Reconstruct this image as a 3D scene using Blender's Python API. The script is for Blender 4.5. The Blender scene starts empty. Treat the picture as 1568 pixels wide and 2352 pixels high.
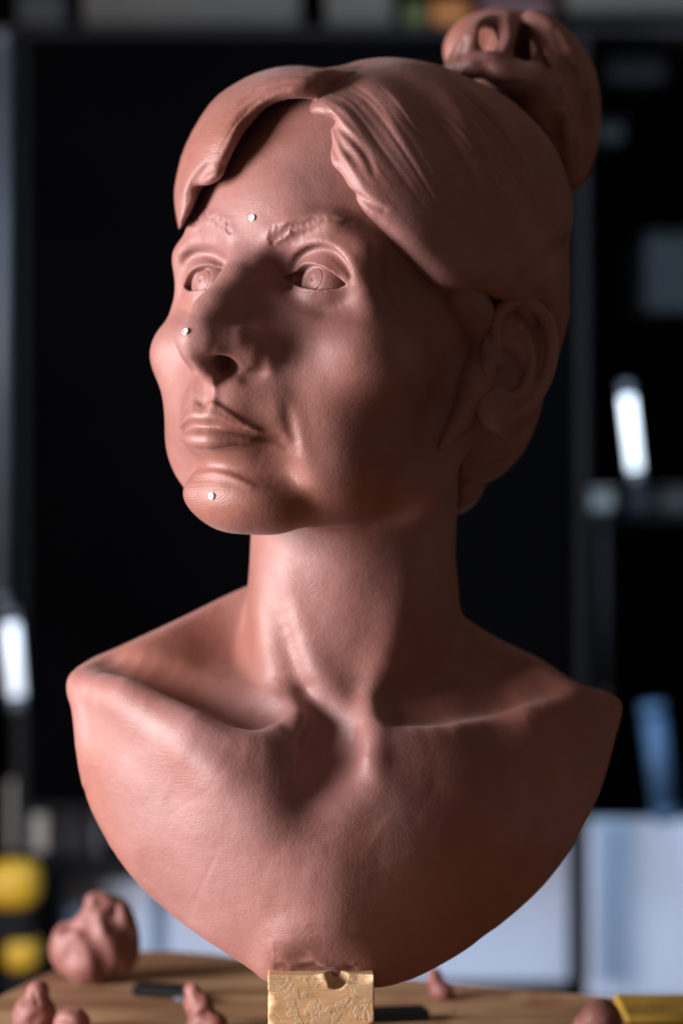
import bpy, bmesh, math, random
import numpy as np
from mathutils import Vector, Matrix
R_ = math.radians
sc = bpy.context.scene
COL = sc.collection
random.seed(7); rng = np.random.default_rng(7)
ZOFF = 1.30                       # camera height above the floor, metres
# ------------------------------------------------------------------ camera
cd = bpy.data.cameras.new('camera'); cam = bpy.data.objects.new('camera', cd); COL.objects.link(cam)
cam.location = (0, -1.0, ZOFF); cam.rotation_euler = (R_(90), 0, 0)
cd.sensor_fit = 'HORIZONTAL'; cd.sensor_width = 24.0; cd.lens = 5800/1568*24.0
cd.clip_start = 0.05; cd.clip_end = 50
cd.dof.use_dof = True; cd.dof.focus_distance = 0.955
cd.dof.aperture_fstop = cd.lens/16.5
sc.camera = cam
# ------------------------------------------------------------------ world and lamps
w = bpy.data.worlds.new('World'); sc.world = w; w.use_nodes = True
bgn = w.node_tree.nodes['Background']; bgn.inputs[0].default_value = (0.85, 0.60, 0.50, 1); bgn.inputs[1].default_value = 0.15
def area(name, loc, aim, size, power, col, sy=None, spread=180):
    l = bpy.data.lights.new(name, 'AREA'); l.shape = 'RECTANGLE'; l.size = size; l.size_y = sy or size
    l.energy = power; l.color = col; l.spread = R_(spread)
    o = bpy.data.objects.new(name, l); COL.objects.link(o); o.location = loc
    o.rotation_euler = (Vector(aim)-Vector(loc)).to_track_quat('-Z', 'Y').to_euler(); return o
area('key_lamp', (-1.09, -0.32, ZOFF+0.05), (0, 0, ZOFF-0.02), 0.60, 43, (1.0, 0.90, 0.92))
area('room_lamp', (0.2, 0.55, ZOFF+0.58), (0.1, 1.2, ZOFF-0.2), 0.5, 4.5, (0.58, 0.76, 1.0), spread=100)
sc.view_settings.view_transform = 'Standard'; sc.view_settings.look = 'None'; sc.view_settings.exposure = 0; sc.view_settings.gamma = 1

# ------------------------------------------------------------------ materials
def newmat(name):
    m = bpy.data.materials.new(name); m.use_nodes = True
    nt = m.node_tree; return m, nt, nt.nodes['Principled BSDF']
def N(nt, t, **k):
    n = nt.nodes.new(t)
    for a, b in k.items():
        if a in n.inputs: n.inputs[a].default_value = b
        else: setattr(n, a, b)
    return n
def plain(name, col, rough=0.6, noise=0.15, scale=30, metal=0, bump=0.0, emit=None, spec=0.5):
    m, nt, p = newmat(name)
    tc = N(nt, 'ShaderNodeTexCoord'); nz = N(nt, 'ShaderNodeTexNoise', Scale=scale, Detail=6)
    nt.links.new(tc.outputs['Object'], nz.inputs['Vector'])
    mr = N(nt, 'ShaderNodeMapRange'); mr.inputs[1].default_value=.3; mr.inputs[2].default_value=.7; mr.inputs[3].default_value = 1-noise; mr.inputs[4].default_value = 1+noise
    nt.links.new(nz.outputs[0], mr.inputs[0])
    mx = N(nt, 'ShaderNodeVectorMath', operation='SCALE'); mx.inputs[0].default_value = col
    nt.links.new(mr.outputs[0], mx.inputs['Scale']); nt.links.new(mx.outputs[0], p.inputs['Base Color'])
    p.inputs['Roughness'].default_value = rough; p.inputs['Metallic'].default_value = metal
    if bump:
        b = N(nt, 'ShaderNodeBump', Strength=1.0, Distance=bump); nt.links.new(nz.outputs[0], b.inputs['Height']); nt.links.new(b.outputs[0], p.inputs['Normal'])
    if emit:
        p.inputs['Emission Color'].default_value = (*emit[0], 1); p.inputs['Emission Strength'].default_value = emit[1]
    p.inputs['Specular IOR Level'].default_value = spec
    return m
def clay(name, prints=1.0, col=(0.258, 0.123, 0.103), rough=0.49, strands=0.0):
    m, nt, p = newmat(name); L = nt.links.new
    tc = N(nt, 'ShaderNodeTexCoord'); P = tc.outputs['Object']
    # colour: faint mottling of the clay, plus painted hues of light and shade
    n1 = N(nt, 'ShaderNodeTexNoise', Scale=22, Detail=5, Roughness=0.6); L(P, n1.inputs['Vector'])
    cr = N(nt, 'ShaderNodeValToRGB'); cr.color_ramp.elements[0].position = .32; cr.color_ramp.elements[1].position = .7
    cr.color_ramp.elements[0].color = (col[0]*.82, col[1]*.76, col[2]*.74, 1); cr.color_ramp.elements[1].color = (col[0]*1.1, col[1]*1.13, col[2]*1.16, 1)
    L(n1.outputs[0], cr.inputs[0])
    n0 = N(nt, 'ShaderNodeTexNoise', Scale=13, Detail=3); L(P, n0.inputs['Vector']); c0 = N(nt, 'ShaderNodeValToRGB'); c0.color_ramp.elements[0].position = .38; c0.color_ramp.elements[1].position = .62
    c0.color_ramp.elements[0].color = (.96, .80, .68, 1); c0.color_ramp.elements[1].color = (1.03, 1.06, 1.12, 1); L(n0.outputs[0], c0.inputs[0])  # orange-brown of shaded hollows and pink of lit clay, scattered as colour
    mc = N(nt, 'ShaderNodeMix', data_type='RGBA', blend_type='MULTIPLY'); mc.inputs[0].default_value = 1; L(cr.outputs[0], mc.inputs[6]); L(c0.outputs[0], mc.inputs[7]); L(mc.outputs[2], p.inputs['Base Color'])
    rr = N(nt, 'ShaderNodeMapRange'); rr.inputs[1].default_value=.3; rr.inputs[2].default_value=.7; rr.inputs[3].default_value = rough-.05; rr.inputs[4].default_value = rough+.1
    n2 = N(nt, 'ShaderNodeTexNoise', Scale=60, Detail=4); L(P, n2.inputs['Vector']); L(n2.outputs[0], rr.inputs[0]); L(rr.outputs[0], p.inputs['Roughness'])
    # relief: thumb dents, fine grit, fingerprint ridges in patches, tool scratches
    h = None
    def add(sock, amp):
        nonlocal h
        mm = N(nt, 'ShaderNodeMath', operation='MULTIPLY'); L(sock, mm.inputs[0]); mm.inputs[1].default_value = amp
        if h is None: h = mm.outputs[0]
        else:
            a = N(nt, 'ShaderNodeMath', operation='ADD'); L(h, a.inputs[0]); L(mm.outputs[0], a.inputs[1]); h = a.outputs[0]
    nb = N(nt, 'ShaderNodeTexNoise', Scale=60, Detail=2); L(P, nb.inputs['Vector']); add(nb.outputs[0], 0.0008)
    ng = N(nt, 'ShaderNodeTexNoise', Scale=700, Detail=5, Roughness=.65); L(P, ng.inputs['Vector']); add(ng.outputs[0], 0.00018)
    def ridges(rot, seed, lo, hi, amp, sc_=2300):
        mp = N(nt, 'ShaderNodeMapping'); mp.inputs['Rotation'].default_value = rot; mp.inputs['Location'].default_value = (seed, seed*.7, 0); L(P, mp.inputs['Vector'])
        nw = N(nt, 'ShaderNodeTexNoise', Scale=55, Detail=1); L(mp.outputs[0], nw.inputs['Vector'])
        sub = N(nt, 'ShaderNodeVectorMath', operation='SCALE'); sub.inputs['Scale'].default_value = 0.006; L(nw.outputs['Color'], sub.inputs[0])
        ad = N(nt, 'ShaderNodeVectorMath', operation='ADD'); L(mp.outputs[0], ad.inputs[0]); L(sub.outputs[0], ad.inputs[1])
        wv = N(nt, 'ShaderNodeTexWave', Scale=sc_/6.283, Distortion=0.6, Detail=1); L(ad.outputs[0], wv.inputs['Vector'])
        mk = N(nt, 'ShaderNodeTexNoise', Scale=48, Detail=2); L(mp.outputs[0], mk.inputs['Vector'])
        mr = N(nt, 'ShaderNodeMapRange', interpolation_type='SMOOTHSTEP'); mr.inputs[1].default_value = lo; mr.inputs[2].default_value = hi; L(mk.outputs[0], mr.inputs[0])
        mm = N(nt, 'ShaderNodeMath', operation='MULTIPLY'); L(wv.outputs['Fac'], mm.inputs[0]); L(mr.outputs[0], mm.inputs[1]); add(mm.outputs[0], amp)
    if prints:
        ridges((0.4, 0.9, 0.5), 0.3, .62, .70, 0.00005*prints)
        ridges((1.2, 0.2, 2.1), 1.7, .63, .71, 0.00005*prints)
        ridges((2.0, 1.4, 0.9), 2.9, .64, .72, 0.00004*prints)
    # scratches
    mp = N(nt, 'ShaderNodeMapping'); mp.inputs['Rotation'].default_value = (0, R_(35), R_(12)); mp.inputs['Scale'].default_value = (60, 400, 1500); L(P, mp.inputs['Vector'])
    ns = N(nt, 'ShaderNodeTexNoise', Scale=1, Detail=3); L(mp.outputs[0], ns.inputs['Vector']); add(ns.outputs[0], 0.00007 + strands)
    b = N(nt, 'ShaderNodeBump', Strength=1.0, Distance=1.0); L(h, b.inputs['Height']); L(b.outputs[0], p.inputs['Normal'])
    p.inputs['Specular IOR Level'].default_value = 0.46
    p.inputs['Sheen Weight'].default_value = .12; p.inputs['Sheen Roughness'].default_value = .45; p.inputs['Sheen Tint'].default_value = (1, .86, .84, 1)
    return m
M_clay = clay('terracotta_clay'); M_hair = clay('hair_clay', prints=.5, strands=0.0001)

# ------------------------------------------------------------------ objects
def link(name, me, mat, parent=None):
    o = bpy.data.objects.new(name, me); COL.objects.link(o)
    if mat: me.materials.append(mat)
    if parent: o.parent = parent
    return o
def tag(o, label=None, cat=None, group=None, kind=None):
    for k, v in (('label', label), ('category', cat), ('group', group), ('kind', kind)):
        if v: o[k] = v
    return o
def mesh_np(name, V, F, smooth=True):
    me = bpy.data.meshes.new(name); V = np.asarray(V, np.float32); F = np.asarray(F, np.int32); k = F.shape[1]
    me.vertices.add(len(V)); me.vertices.foreach_set('co', V.ravel())
    me.loops.add(F.size); me.loops.foreach_set('vertex_index', F.ravel())
    me.polygons.add(len(F)); me.polygons.foreach_set('loop_start', np.arange(0, F.size, k, dtype=np.int32))
    me.polygons.foreach_set('use_smooth', np.full(len(F), smooth)); me.update(calc_edges=True); me.validate(); return me

# ------------------------------------------------------------------ signed distance sculpting (millimetres, x right, y away, z up, eye level 0)
F32 = np.float32
def A(*v): return np.array(v, F32)
def smin(a, b, k):
    h = np.maximum(k-np.abs(a-b), 0)/k; return np.minimum(a, b)-h*h*k*F32(.25)
def smax(a, b, k): return -smin(-a, -b, k)
def ell(p, c, r, rot=None):
    q = p-A(*c)
    if rot is not None: q = q@rot
    r = A(*r); k0 = np.sqrt(((q/r)**2).sum(1)); k1 = np.sqrt(((q/(r*r))**2).sum(1))
    return k0*(k0-1)/np.maximum(k1, 1e-6)
def cap(p, a, b, ra, rb):
    a = A(*a); b = A(*b); ab = b-a; t = np.clip(((p-a)@ab)/F32(ab@ab), 0, 1)
    return np.sqrt(((p-a-t[:, None]*ab)**2).sum(1))-(ra+(rb-ra)*t)
def chain(p, pts, rs, k=None):
    d = None
    for i in range(len(pts)-1):
        e = cap(p, pts[i], pts[i+1], rs[i], rs[i+1]); d = e if d is None else (np.minimum(d, e) if not k else smin(d, e, k))
    return d
def rotz(a): c, s = math.cos(a), math.sin(a); return np.array([[c, -s, 0], [s, c, 0], [0, 0, 1]], F32)
def poly2(px, py, poly):
    """signed distance to a closed 2D polygon, negative inside"""
    P = np.asarray(poly, F32); n = len(P); d = np.full(len(px), 1e9, F32); s = np.zeros(len(px), bool)
    for i in range(n):
        a = P[i]; b = P[(i+1) % n]; e = b-a; wx = px-a[0]; wy = py-a[1]
        t = np.clip((wx*e[0]+wy*e[1])/(e@e), 0, 1); d = np.minimum(d, (wx-t*e[0])**2+(wy-t*e[1])**2)
        c1 = py >= a[1]; c2 = py < b[1]; c3 = e[0]*wy > e[1]*wx
        s ^= ((c1 & c2 & c3) | (~c1 & ~c2 & ~c3))
    return np.sqrt(d)*np.where(s, -1, 1).astype(F32)
def cr(pts, n=6):
    """Catmull-Rom through the given points (any dimension)"""
    P = np.asarray(pts, float)
    if len(P) < 3: return P
    Q = np.vstack([2*P[0]-P[1], P, 2*P[-1]-P[-2]]); out = []
    for i in range(1, len(Q)-2):
        for t in np.arange(n)/n:
            out.append(.5*((2*Q[i])+(-Q[i-1]+Q[i+1])*t+(2*Q[i-1]-5*Q[i]+4*Q[i+1]-Q[i+2])*t*t+(-Q[i-1]+3*Q[i]-3*Q[i+1]+Q[i+2])*t**3))
    out.append(P[-1]); return np.array(out)
class Grid2:
    """a closed outline as a tabulated signed distance"""
    def __init__(s, poly, lo, hi, h):
        s.lo, s.h = lo, h; x = np.arange(lo[0], hi[0]+h, h); y = np.arange(lo[1], hi[1]+h, h); X, Y = np.meshgrid(x, y, indexing='ij')
        s.G = poly2(X.ravel().astype(F32), Y.ravel().astype(F32), poly).reshape(X.shape)
    def __call__(s, x, y):
        u = np.clip((x-s.lo[0])/s.h, 0, s.G.shape[0]-1.01); v = np.clip((y-s.lo[1])/s.h, 0, s.G.shape[1]-1.01); i = u.astype(np.int32); j = v.astype(np.int32); u = (u-i).astype(F32); v = (v-j).astype(F32); G = s.G
        return G[i, j]*(1-u)*(1-v)+G[i+1, j]*u*(1-v)+G[i, j+1]*(1-u)*v+G[i+1, j+1]*u*v
# photograph position (1568 x 2352 scale) and depth -> place
def pix(px, py, y=0.): s = (1000+y)/5800.; return np.array([(px-784)*s, y, (1176-py)*s], F32)
def toimg(p): s = 5800./(1000+p[:, 1]); return 784+p[:, 0]*s, 1176-p[:, 2]*s
# head frame: X to the sitter's left, Y forward, Z up, life size; origin between the eyes
HQ = (-0.6329, 0.1712, 0.057, -33.64, 91.23, -20.0, 0.8874)
def _hr():
    y, p, r = HQ[:3]; cy, sy, cp, sp, c_, s_ = math.cos(y), math.sin(y), math.cos(p), math.sin(p), math.cos(r), math.sin(r)
    return np.array([[c_, 0, s_], [0, 1, 0], [-s_, 0, c_]])@np.array([[cy, -sy, 0], [sy, cy, 0], [0, 0, 1]])@np.array([[1, 0, 0], [0, cp, sp], [0, -sp, cp]])@np.diag([1, -1, 1.])
HR = _hr().astype(F32); HO = A(HQ[3], HQ[5], HQ[4]); HS = F32(HQ[6])
def tohead(p): return ((p-HO)@HR)/HS
def fromhead(h): return (np.asarray(h, F32)*HS)@HR.T+HO

class Brush:
    """raised (amp>0) or cut (amp<0) stroke along a path"""
    def __init__(s, pts, r, amp, n=5, taper=0., pw=2):
        P = cr(pts, n) if len(pts) > 2 else np.asarray(pts, float)
        s.P = P.astype(F32); K = len(P); t = np.linspace(0, 1, K)
        s.r = np.interp(t, np.linspace(0, 1, len(np.atleast_1d(r))), np.atleast_1d(r)).astype(F32) if np.ndim(r) else np.full(K, r, F32)
        am = np.interp(t, np.linspace(0, 1, len(amp)), amp) if np.ndim(amp) else np.full(K, float(amp))
        if taper: am = am*np.clip(np.minimum(t, 1-t)/taper, 0, 1)
        s.a = am.astype(F32); s.pw = pw; m = 2.2*s.r.max(); s.lo = s.P.min(0)-m; s.hi = s.P.max(0)+m
    def apply(s, p, d):
        if len(p) < 20000 and (p[:, 0].max() < s.lo[0] or p[:, 0].min() > s.hi[0] or p[:, 2].max() < s.lo[2] or p[:, 2].min() > s.hi[2]): return
        ix = np.flatnonzero((p[:, 0] > s.lo[0]) & (p[:, 0] < s.hi[0]) & (p[:, 2] > s.lo[2]) & (p[:, 2] < s.hi[2]) & (p[:, 1] > s.lo[1]) & (p[:, 1] < s.hi[1]))
        if not len(ix): return
        q = p[ix]; best = np.full(len(ix), 1e9, F32); am = np.zeros(len(ix), F32)
        if len(s.P) == 1:
            best = np.sqrt(((q-s.P[0])**2).sum(1))/s.r[0]; am[:] = s.a[0]
        if len(s.P) > 1:
            es, as_ = [], []
            for i in range(len(s.P)-1):
                a, b = s.P[i], s.P[i+1]; ab = b-a; t = np.clip(((q-a)@ab)/max(float(ab@ab), 1e-6), 0, 1); v = q-a-t[:, None]*ab
                es.append(np.einsum('ij,ij->i', v, v)/(s.r[i]+(s.r[i+1]-s.r[i])*t)**2); as_.append(s.a[i]+(s.a[i+1]-s.a[i])*t)
            if len(es) == 1: e2, am = es[0], as_[0]
            else:       # blend neighbouring segments so that bends leave no creases
                m = es[0]
                for e in es[1:]: m = np.minimum(m, e)
                W = 0; AM = 0
                for e, a_ in zip(es, as_):
                    w_ = np.exp(-5*(e-m)); W = W+w_; AM = AM+w_*a_
                e2 = m; am = AM/W
            d[ix] -= am*np.exp(-e2); return
        d[ix] -= am*np.exp(-best**2)
class Field:
    def __init__(s, base): s.base = base; s.br = []; s.post = []
    def __call__(s, p, fine=True):
        p = p.astype(F32, copy=False); d = s.base(p).astype(F32)
        if fine and s.br:
            if len(p) > 20000:      # sorted along x, so every stroke only looks at its own slab
                o = np.argsort(p[:, 0]); ps = p[o]; ds = d[o]; xs = ps[:, 0].copy()
                for b in s.br:
                    i, j = np.searchsorted(xs, (b.lo[0], b.hi[0]))
                    if j > i: b.apply(ps[i:j], ds[i:j])
                d[o] = ds
            else:
                for b in s.br: b.apply(p, d)
        for f in s.post: d = f(p, d)
        return d
    def hits(s, PP, y0=-100, y1=330, fine=False):
        """where the view rays through these photograph positions meet the surface"""
        o = np.array([0, -1000, 0.]); D = np.array([(pix(a, b, 0)-o) for a, b in PP]); D = D/D[:, 1:2]; K = len(D)
        def march(Y, fn):       # Y: K x M depths
            P = (o+D[:, None]*(1000+Y[..., None])); d = s(P.reshape(-1, 3).astype(F32), fn).reshape(Y.shape); out = np.zeros(K)
            for i in range(K):
                k = np.flatnonzero(d[i] < 0)
                if not len(k): out[i] = Y[i, int(np.argmin(d[i]))]; continue
                k = k[0]
                out[i] = Y[i, 0] if k == 0 else Y[i, k-1]+(Y[i, k]-Y[i, k-1])*d[i, k-1]/(d[i, k-1]-d[i, k])
            return out
        y = march(np.tile(np.arange(y0, y1, 3.0), (K, 1)), False); y = march(y[:, None]+np.arange(-4, 4.1, 1.0), False)
        if fine: y = march(y[:, None]+np.arange(-12, 13, 1.0), True)
        return (o+D*(1000+y[:, None])).astype(F32)
    def hit(s, px, py, fine=False): return s.hits([(px, py)], fine=fine)[0]
    def stroke(s, pp, r, amp, n=5, taper=0., fine=None, push=0., pw=2):
        if fine is None: fine = np.max(r) < 1.6
        P = cr(pp, 3) if len(pp) > 2 else np.asarray(pp, float)
        Q = s.hits(P, fine=fine); Q[:, 1] += push
        s.br.append(Brush(Q, r, amp, 1, taper, pw)); return s
    def hstroke(s, hp, r, amp, n=5, taper=0., both=True, pw=2):
        for sg in ((1, -1) if both else (1,)):
            P = np.asarray(hp, float)*np.array([sg, 1, 1])
            if len(P) > 2: P = cr(P, n)
            s.br.append(Brush(fromhead(P), np.asarray(r)*HS, np.asarray(amp)*HS, 1, taper, pw))

def surface_nets(f, lo, hi, h, name, proj=2):
    lo = np.array(lo, float); L = 8
    n = np.ceil((np.array(hi)-lo)/(h*L)).astype(int)
    C = np.stack(np.meshgrid(*[np.arange(k) for k in n], indexing='ij'), -1).reshape(-1, 3)
    while True:
        s = h*L; ctr = (lo+(C+.5)*s).astype(F32); d = f(ctr, fine=L <= 2)
        C = C[np.abs(d) < s*(1.05 if L > 2 else 2.3)+(9.0 if L > 2 else 1.0)]
        if L == 1: break
        off = np.array([[i, j, k] for i in (0, 1) for j in (0, 1) for k in (0, 1)])
        C = (C[:, None]*2+off).reshape(-1, 3); L //= 2
    D = int(max(n)*8+4)
    key = lambda c: (c[..., 0].astype(np.int64)*D+c[..., 1])*D+c[..., 2]
    off = np.array([[i, j, k] for i in (0, 1) for j in (0, 1) for k in (0, 1)])
    ck = np.sort(key(C)); C = np.stack([ck//(D*D), (ck//D) % D, ck % D], -1)
    kk = key(C[:, None]+off); uk, inv = np.unique(kk, return_inverse=True); inv = inv.reshape(-1, 8)
    U = np.stack([uk//(D*D), (uk//D) % D, uk % D], -1); PU = (lo+U*h).astype(F32); du = f(PU)
    du[du == 0] = 1e-6
    dc = du[inv]; act = (dc.min(1) < 0) & (dc.max(1) > 0); C = C[act]; inv = inv[act]; dc = dc[act]; ck = ck[act]
    E = [(a, b) for a in range(8) for b in range(a+1, 8) if np.abs(off[a]-off[b]).sum() == 1]
    acc = np.zeros((len(C), 3)); cnt = np.zeros(len(C))
    for a, b in E:
        m = (dc[:, a] < 0) != (dc[:, b] < 0); t = dc[m, a]/(dc[m, a]-dc[m, b])
        acc[m] += off[a]+(off[b]-off[a])*t[:, None]; cnt[m] += 1
    V = (lo+(C+acc/cnt[:, None])*h)
    Q = []
    for ax in range(3):
        e = np.eye(3, dtype=int)[ax]; b_, c_ = np.eye(3, dtype=int)[(ax+1) % 3], np.eye(3, dtype=int)[(ax+2) % 3]
        j = int(4*e[0]+2*e[1]+e[2]); m = (dc[:, 0] < 0) != (dc[:, j] < 0)
        base = C[m]; sg = dc[m, 0] < 0
        cs = [base, base-b_, base-b_-c_, base-c_]; ids = []; ok = np.ones(len(base), bool)
        for q in cs:
            kq = key(q); i = np.clip(np.searchsorted(ck, kq), 0, len(ck)-1); ok &= ck[i] == kq; ids.append(i)
        ids = np.stack(ids, 1)[ok]; sg = sg[ok]; ids[~sg] = ids[~sg][:, ::-1]; Q.append(ids)
    Q = np.concatenate(Q)
    for _ in range(proj):   # settle the vertices onto the surface along their normals
        a, b, c, d_ = (V[Q[:, i]] for i in range(4)); nf = np.cross(c-a, d_-b); nn = np.zeros_like(V)
        for i in range(4):
            for x in range(3): nn[:, x] += np.bincount(Q[:, i], nf[:, x], len(V))
        nn /= np.maximum(np.linalg.norm(nn, axis=1), 1e-9)[:, None]
        dd = f(V.astype(F32)); V = V-nn*np.clip(dd, -h, h)[:, None]*.9
    W = V*0.001; W[:, 2] += ZOFF
    return mesh_np(name, W, Q)

import time; T0=time.time(); DRAFT=False
#==SCULPT==
# ---- head, neck and shoulders
OUT = [(568,1350),(500,1380),(400,1430),(250,1500),(165,1540),(158,1580),(165,1680),(185,1800),(225,1900),(300,2010),(400,2110),(520,2190),(610,2235),(740,2255),(900,2262),(1000,2228),(1100,2170),(1200,2080),(1300,1960),(1370,1830),(1410,1700),(1427,1640),(1410,1610),(1340,1590),(1250,1530),(1150,1480),(1060,1420),(1000,1370),(800,1330)]
OUTW = [((x-784)/5.8*(1.015 if x < 784 else 1.02+.024*min(1, (x-784)/400)), (1176-y)/5.8*(1.015-.035*np.clip((y-1800)/400, 0, 1))) for x, y in cr(OUT, 3)]
TP = [(755,1690,-16),(750,1850,-36),(760,2000,-44),(760,2120,-43),(740,2230,-34),
 (600,1700,-28),(450,1650,-20),(300,1590,-3),(200,1570,14),(160,1560,26),(250,1800,0),(190,1800,14),(400,1850,-24),(300,1950,-6),(240,1930,10),(420,2080,-16),(560,2170,-26),
 (570,1340,56),(400,1430,44),(260,1500,32),(500,1450,44),(540,1520,32),(470,1530,28),(350,1545,14),(640,1560,8),
 (900,1690,-24),(1050,1660,-14),(1200,1620,2),(1330,1600,18),(1420,1630,34),(1060,1420,34),(1200,1510,32),(1000,1550,14),(1150,1590,16),
 (1000,1800,-26),(1200,1800,-6),(1390,1760,28),(1000,2000,-30),(1200,2000,-6),(1100,2130,-10),(900,2220,-26),(1320,1930,16),(800,1400,30)]
TPX = np.array([pix(a, b, c) for a, b, c in TP], float)
def tps_fit(X, z, lam=.4):
    n = len(X); r = np.linalg.norm(X[:, None]-X[None], axis=2)/50; K = r**2*np.log(r+1e-9)+lam*np.eye(n)*.1; P = np.c_[np.ones(n), X/50]
    S = np.block([[K, P], [P.T, np.zeros((3, 3))]]); return np.linalg.solve(S, np.r_[z, 0, 0, 0])
TW = tps_fit(TPX[:, [0, 2]], TPX[:, 1])
_g = 2.0; _gx = np.arange(-130, 131, _g); _gz = np.arange(-210, 21, _g)
_GX, _GZ = np.meshgrid(_gx, _gz, indexing='ij'); _q = np.stack([_GX.ravel(), _GZ.ravel()], 1)
_r = np.linalg.norm(_q[:, None]-TPX[None][:, :, [0, 2]], axis=2)/50
TG = ((_r**2*np.log(_r+1e-9))@TW[:len(TP)]+TW[len(TP)]+(_q/50)@TW[len(TP)+1:]).reshape(_GX.shape)
_dx, _dz = np.gradient(TG, _g); TSL = 1/np.sqrt(1+_dx**2+_dz**2)
def bil(G, x, z):
    u = np.clip((x-_gx[0])/_g, 0, len(_gx)-1.01); v = np.clip((z-_gz[0])/_g, 0, len(_gz)-1.01); i = u.astype(int); j = v.astype(int); u = u-i; v = v-j
    return (G[i, j]*(1-u)*(1-v)+G[i+1, j]*u*(1-v)+G[i, j+1]*(1-u)*v+G[i+1, j+1]*u*v).astype(F32)
OG = Grid2(OUTW, (-135, -225), (135, 30), 1.0)
def torso(p):
    x, y, z = p[:, 0], p[:, 1], p[:, 2]
    fr = (bil(TG, x, z)-y)*np.maximum(bil(TSL, x, z), .35)
    o = OG(x, z)
    return smax(smax(fr, o, 4), y-76, 10)
def face(h):
    X, Y, Z = h[:, 0], h[:, 1], h[:, 2]; s = h.copy(); s[:, 0] = np.abs(X)
    d = ell(h, (0, -86, 26), (72, 92, 82))
    d = smin(d, ell(h, (0, -62, 64), (66, 61, 50)), 20)
    d = smin(d, ell(h, (0, -30, 26), (52, 36, 32)), 24)
    d = smin(d, ell(h, (0, -50, -25), (58, 50, 62)), 18)
    d = smin(d, ell(h, (0, -22, -60), (33, 40, 32)), 16)
    d = smin(d, ell(s, (45, -30, -29), (23, 26, 22)), 14)         # cheekbones
    d = smin(d, ell(s, (32, -40, -62), (27, 35, 34)), 14)         # cheeks
    d = smin(d, cap(s, (14, -27, -93), (45, -76, -74), 13, 13), 13)
    d = smin(d, cap(s, (47, -76, -76), (60, -88, -30), 13, 14), 14)
    d = smin(d, ell(h, (0, -17, -96), (26, 20, 15)), 10)           # chin
    d = smin(d, cap(s, (8, 1, 15), (34, -6, 21), 6, 6), 9)         # brow
    d = smin(d, cap(s, (36, -5, 21), (47, -10, 12), 6, 6), 9)
    d = smin(d, cap(s, (47, -10, 12), (50, -18, -8), 6, 6), 9)
    # eye sockets, then lids over the eyeballs
    d = smax(d, -ell(s, (27, 4, -1), (20, 13, 12)), 9)
    # nose
    n = chain(h, [(0, -1, 15), (0, 6.5, 3), (0, 12, -6), (0, 21.5, -20), (0, 28.5, -32)], [7, 7.2, 7.2, 7.8, 8.6], 3)
    n = smin(n, ell(h, (0, 29.8, -37.5), (8.8, 10, 8)), 4)
    yc = np.interp(Z, [-40, -32, -20, -6, 3, 15], [36.5, 35.5, 28, 18, 12.5, 5]).astype(F32)
    wd = smax(smax((s[:, 0]-F32(5.2)-(yc-Y)*F32(.49))*F32(.9), (Y-yc)*F32(.8), 4), smax(Z-9, -38.5-Z, 3), 5); n = smin(n, smax(wd, -10-Y, 3), 4)
    n = smin(n, ell(s, (14.5, 9.5, -35.5), (8.5, 12, 8)), 6)
    n = smin(n, chain(s, [(5, 30, -36), (13, 21, -34), (18, 9, -38.5)], [6.2, 5.2, 4.6], 2), 3)
    n = smin(n, cap(h, (0, 33, -42), (0, 20, -48), 3.2, 3.8), 3)
    d = smin(d, n, 7)
    l = ell(s, (31, -13.7, 1.0), (15.4, 14.9, 13.8))
    d = smin(d, l, 5)
    # lips
    u = chain(s, cr([(0, 16.6, -66.8), (5, 16.4, -66.2), (12, 13, -68.2), (20, 7.2, -70.8)], 3), np.linspace(3.5, 1.0, 10), 2)
    lo = chain(s, cr([(0, 15.0, -76.4), (6, 14.4, -76.2), (13, 10.5, -75.2), (20, 5.5, -73.6)], 3), np.linspace(4.3, 1.0, 10), 2)
    d = smin(d, smin(u, lo, 1.5), 4.0)
    d = smax(d, -ell(s, (8.4, 20, -45), (4.1, 7.6, 4.6)), 1.2)
    d = smin(d, smin(cap(h, (0, 33, -42), (0, 20, -48), 2.8, 3.5), ell(h, (0, 21, -41), (2.6, 13, 8)), 1), 1.5)       # nostrils
    return d
def almond(h):
    """signed function of the eye openings in the head frame, negative inside"""
    x = (np.abs(h[:, 0])-31.0); z = h[:, 2]; t = np.clip(np.abs(x+0.5)/15.2, 0, 1)
    up = 6.4*np.clip(1-np.abs((x+2.5)/np.where(x < -2.5, 15, 17.2))**2.1, -1, 1)-0.8-x*.07
    lo = -4.6*np.clip(1-np.abs((x-1.5)/np.where(x < 1.5, 18.6, 13.4))**2.2, -1, 1)-0.8-x*.07
    return np.maximum(z-up, lo-z).astype(F32)
def skin_base(p):
    h = tohead(p); d = face(h)*HS
    nk = cap(p, (6, 34, 20), (3, 36, -60), 42, 42)
    nk = smin(nk, cap(p, (6, 40, -40), (2, 46, -90), 41, 48), 8)
    t = torso(p)
    d2 = smin(nk, t, 5)
    return smin(d, d2, 7)
skin = Field(skin_base)
def lids(p, d):
    h = tohead(p); a = almond(h)*HS*.9
    return smax(d, -np.maximum(a, (h[:, 1]*-1-16+10*np.clip((22.5-np.abs(h[:, 0]))/6, 0, 1))*HS).astype(F32), .5)
S = skin.stroke
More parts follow.
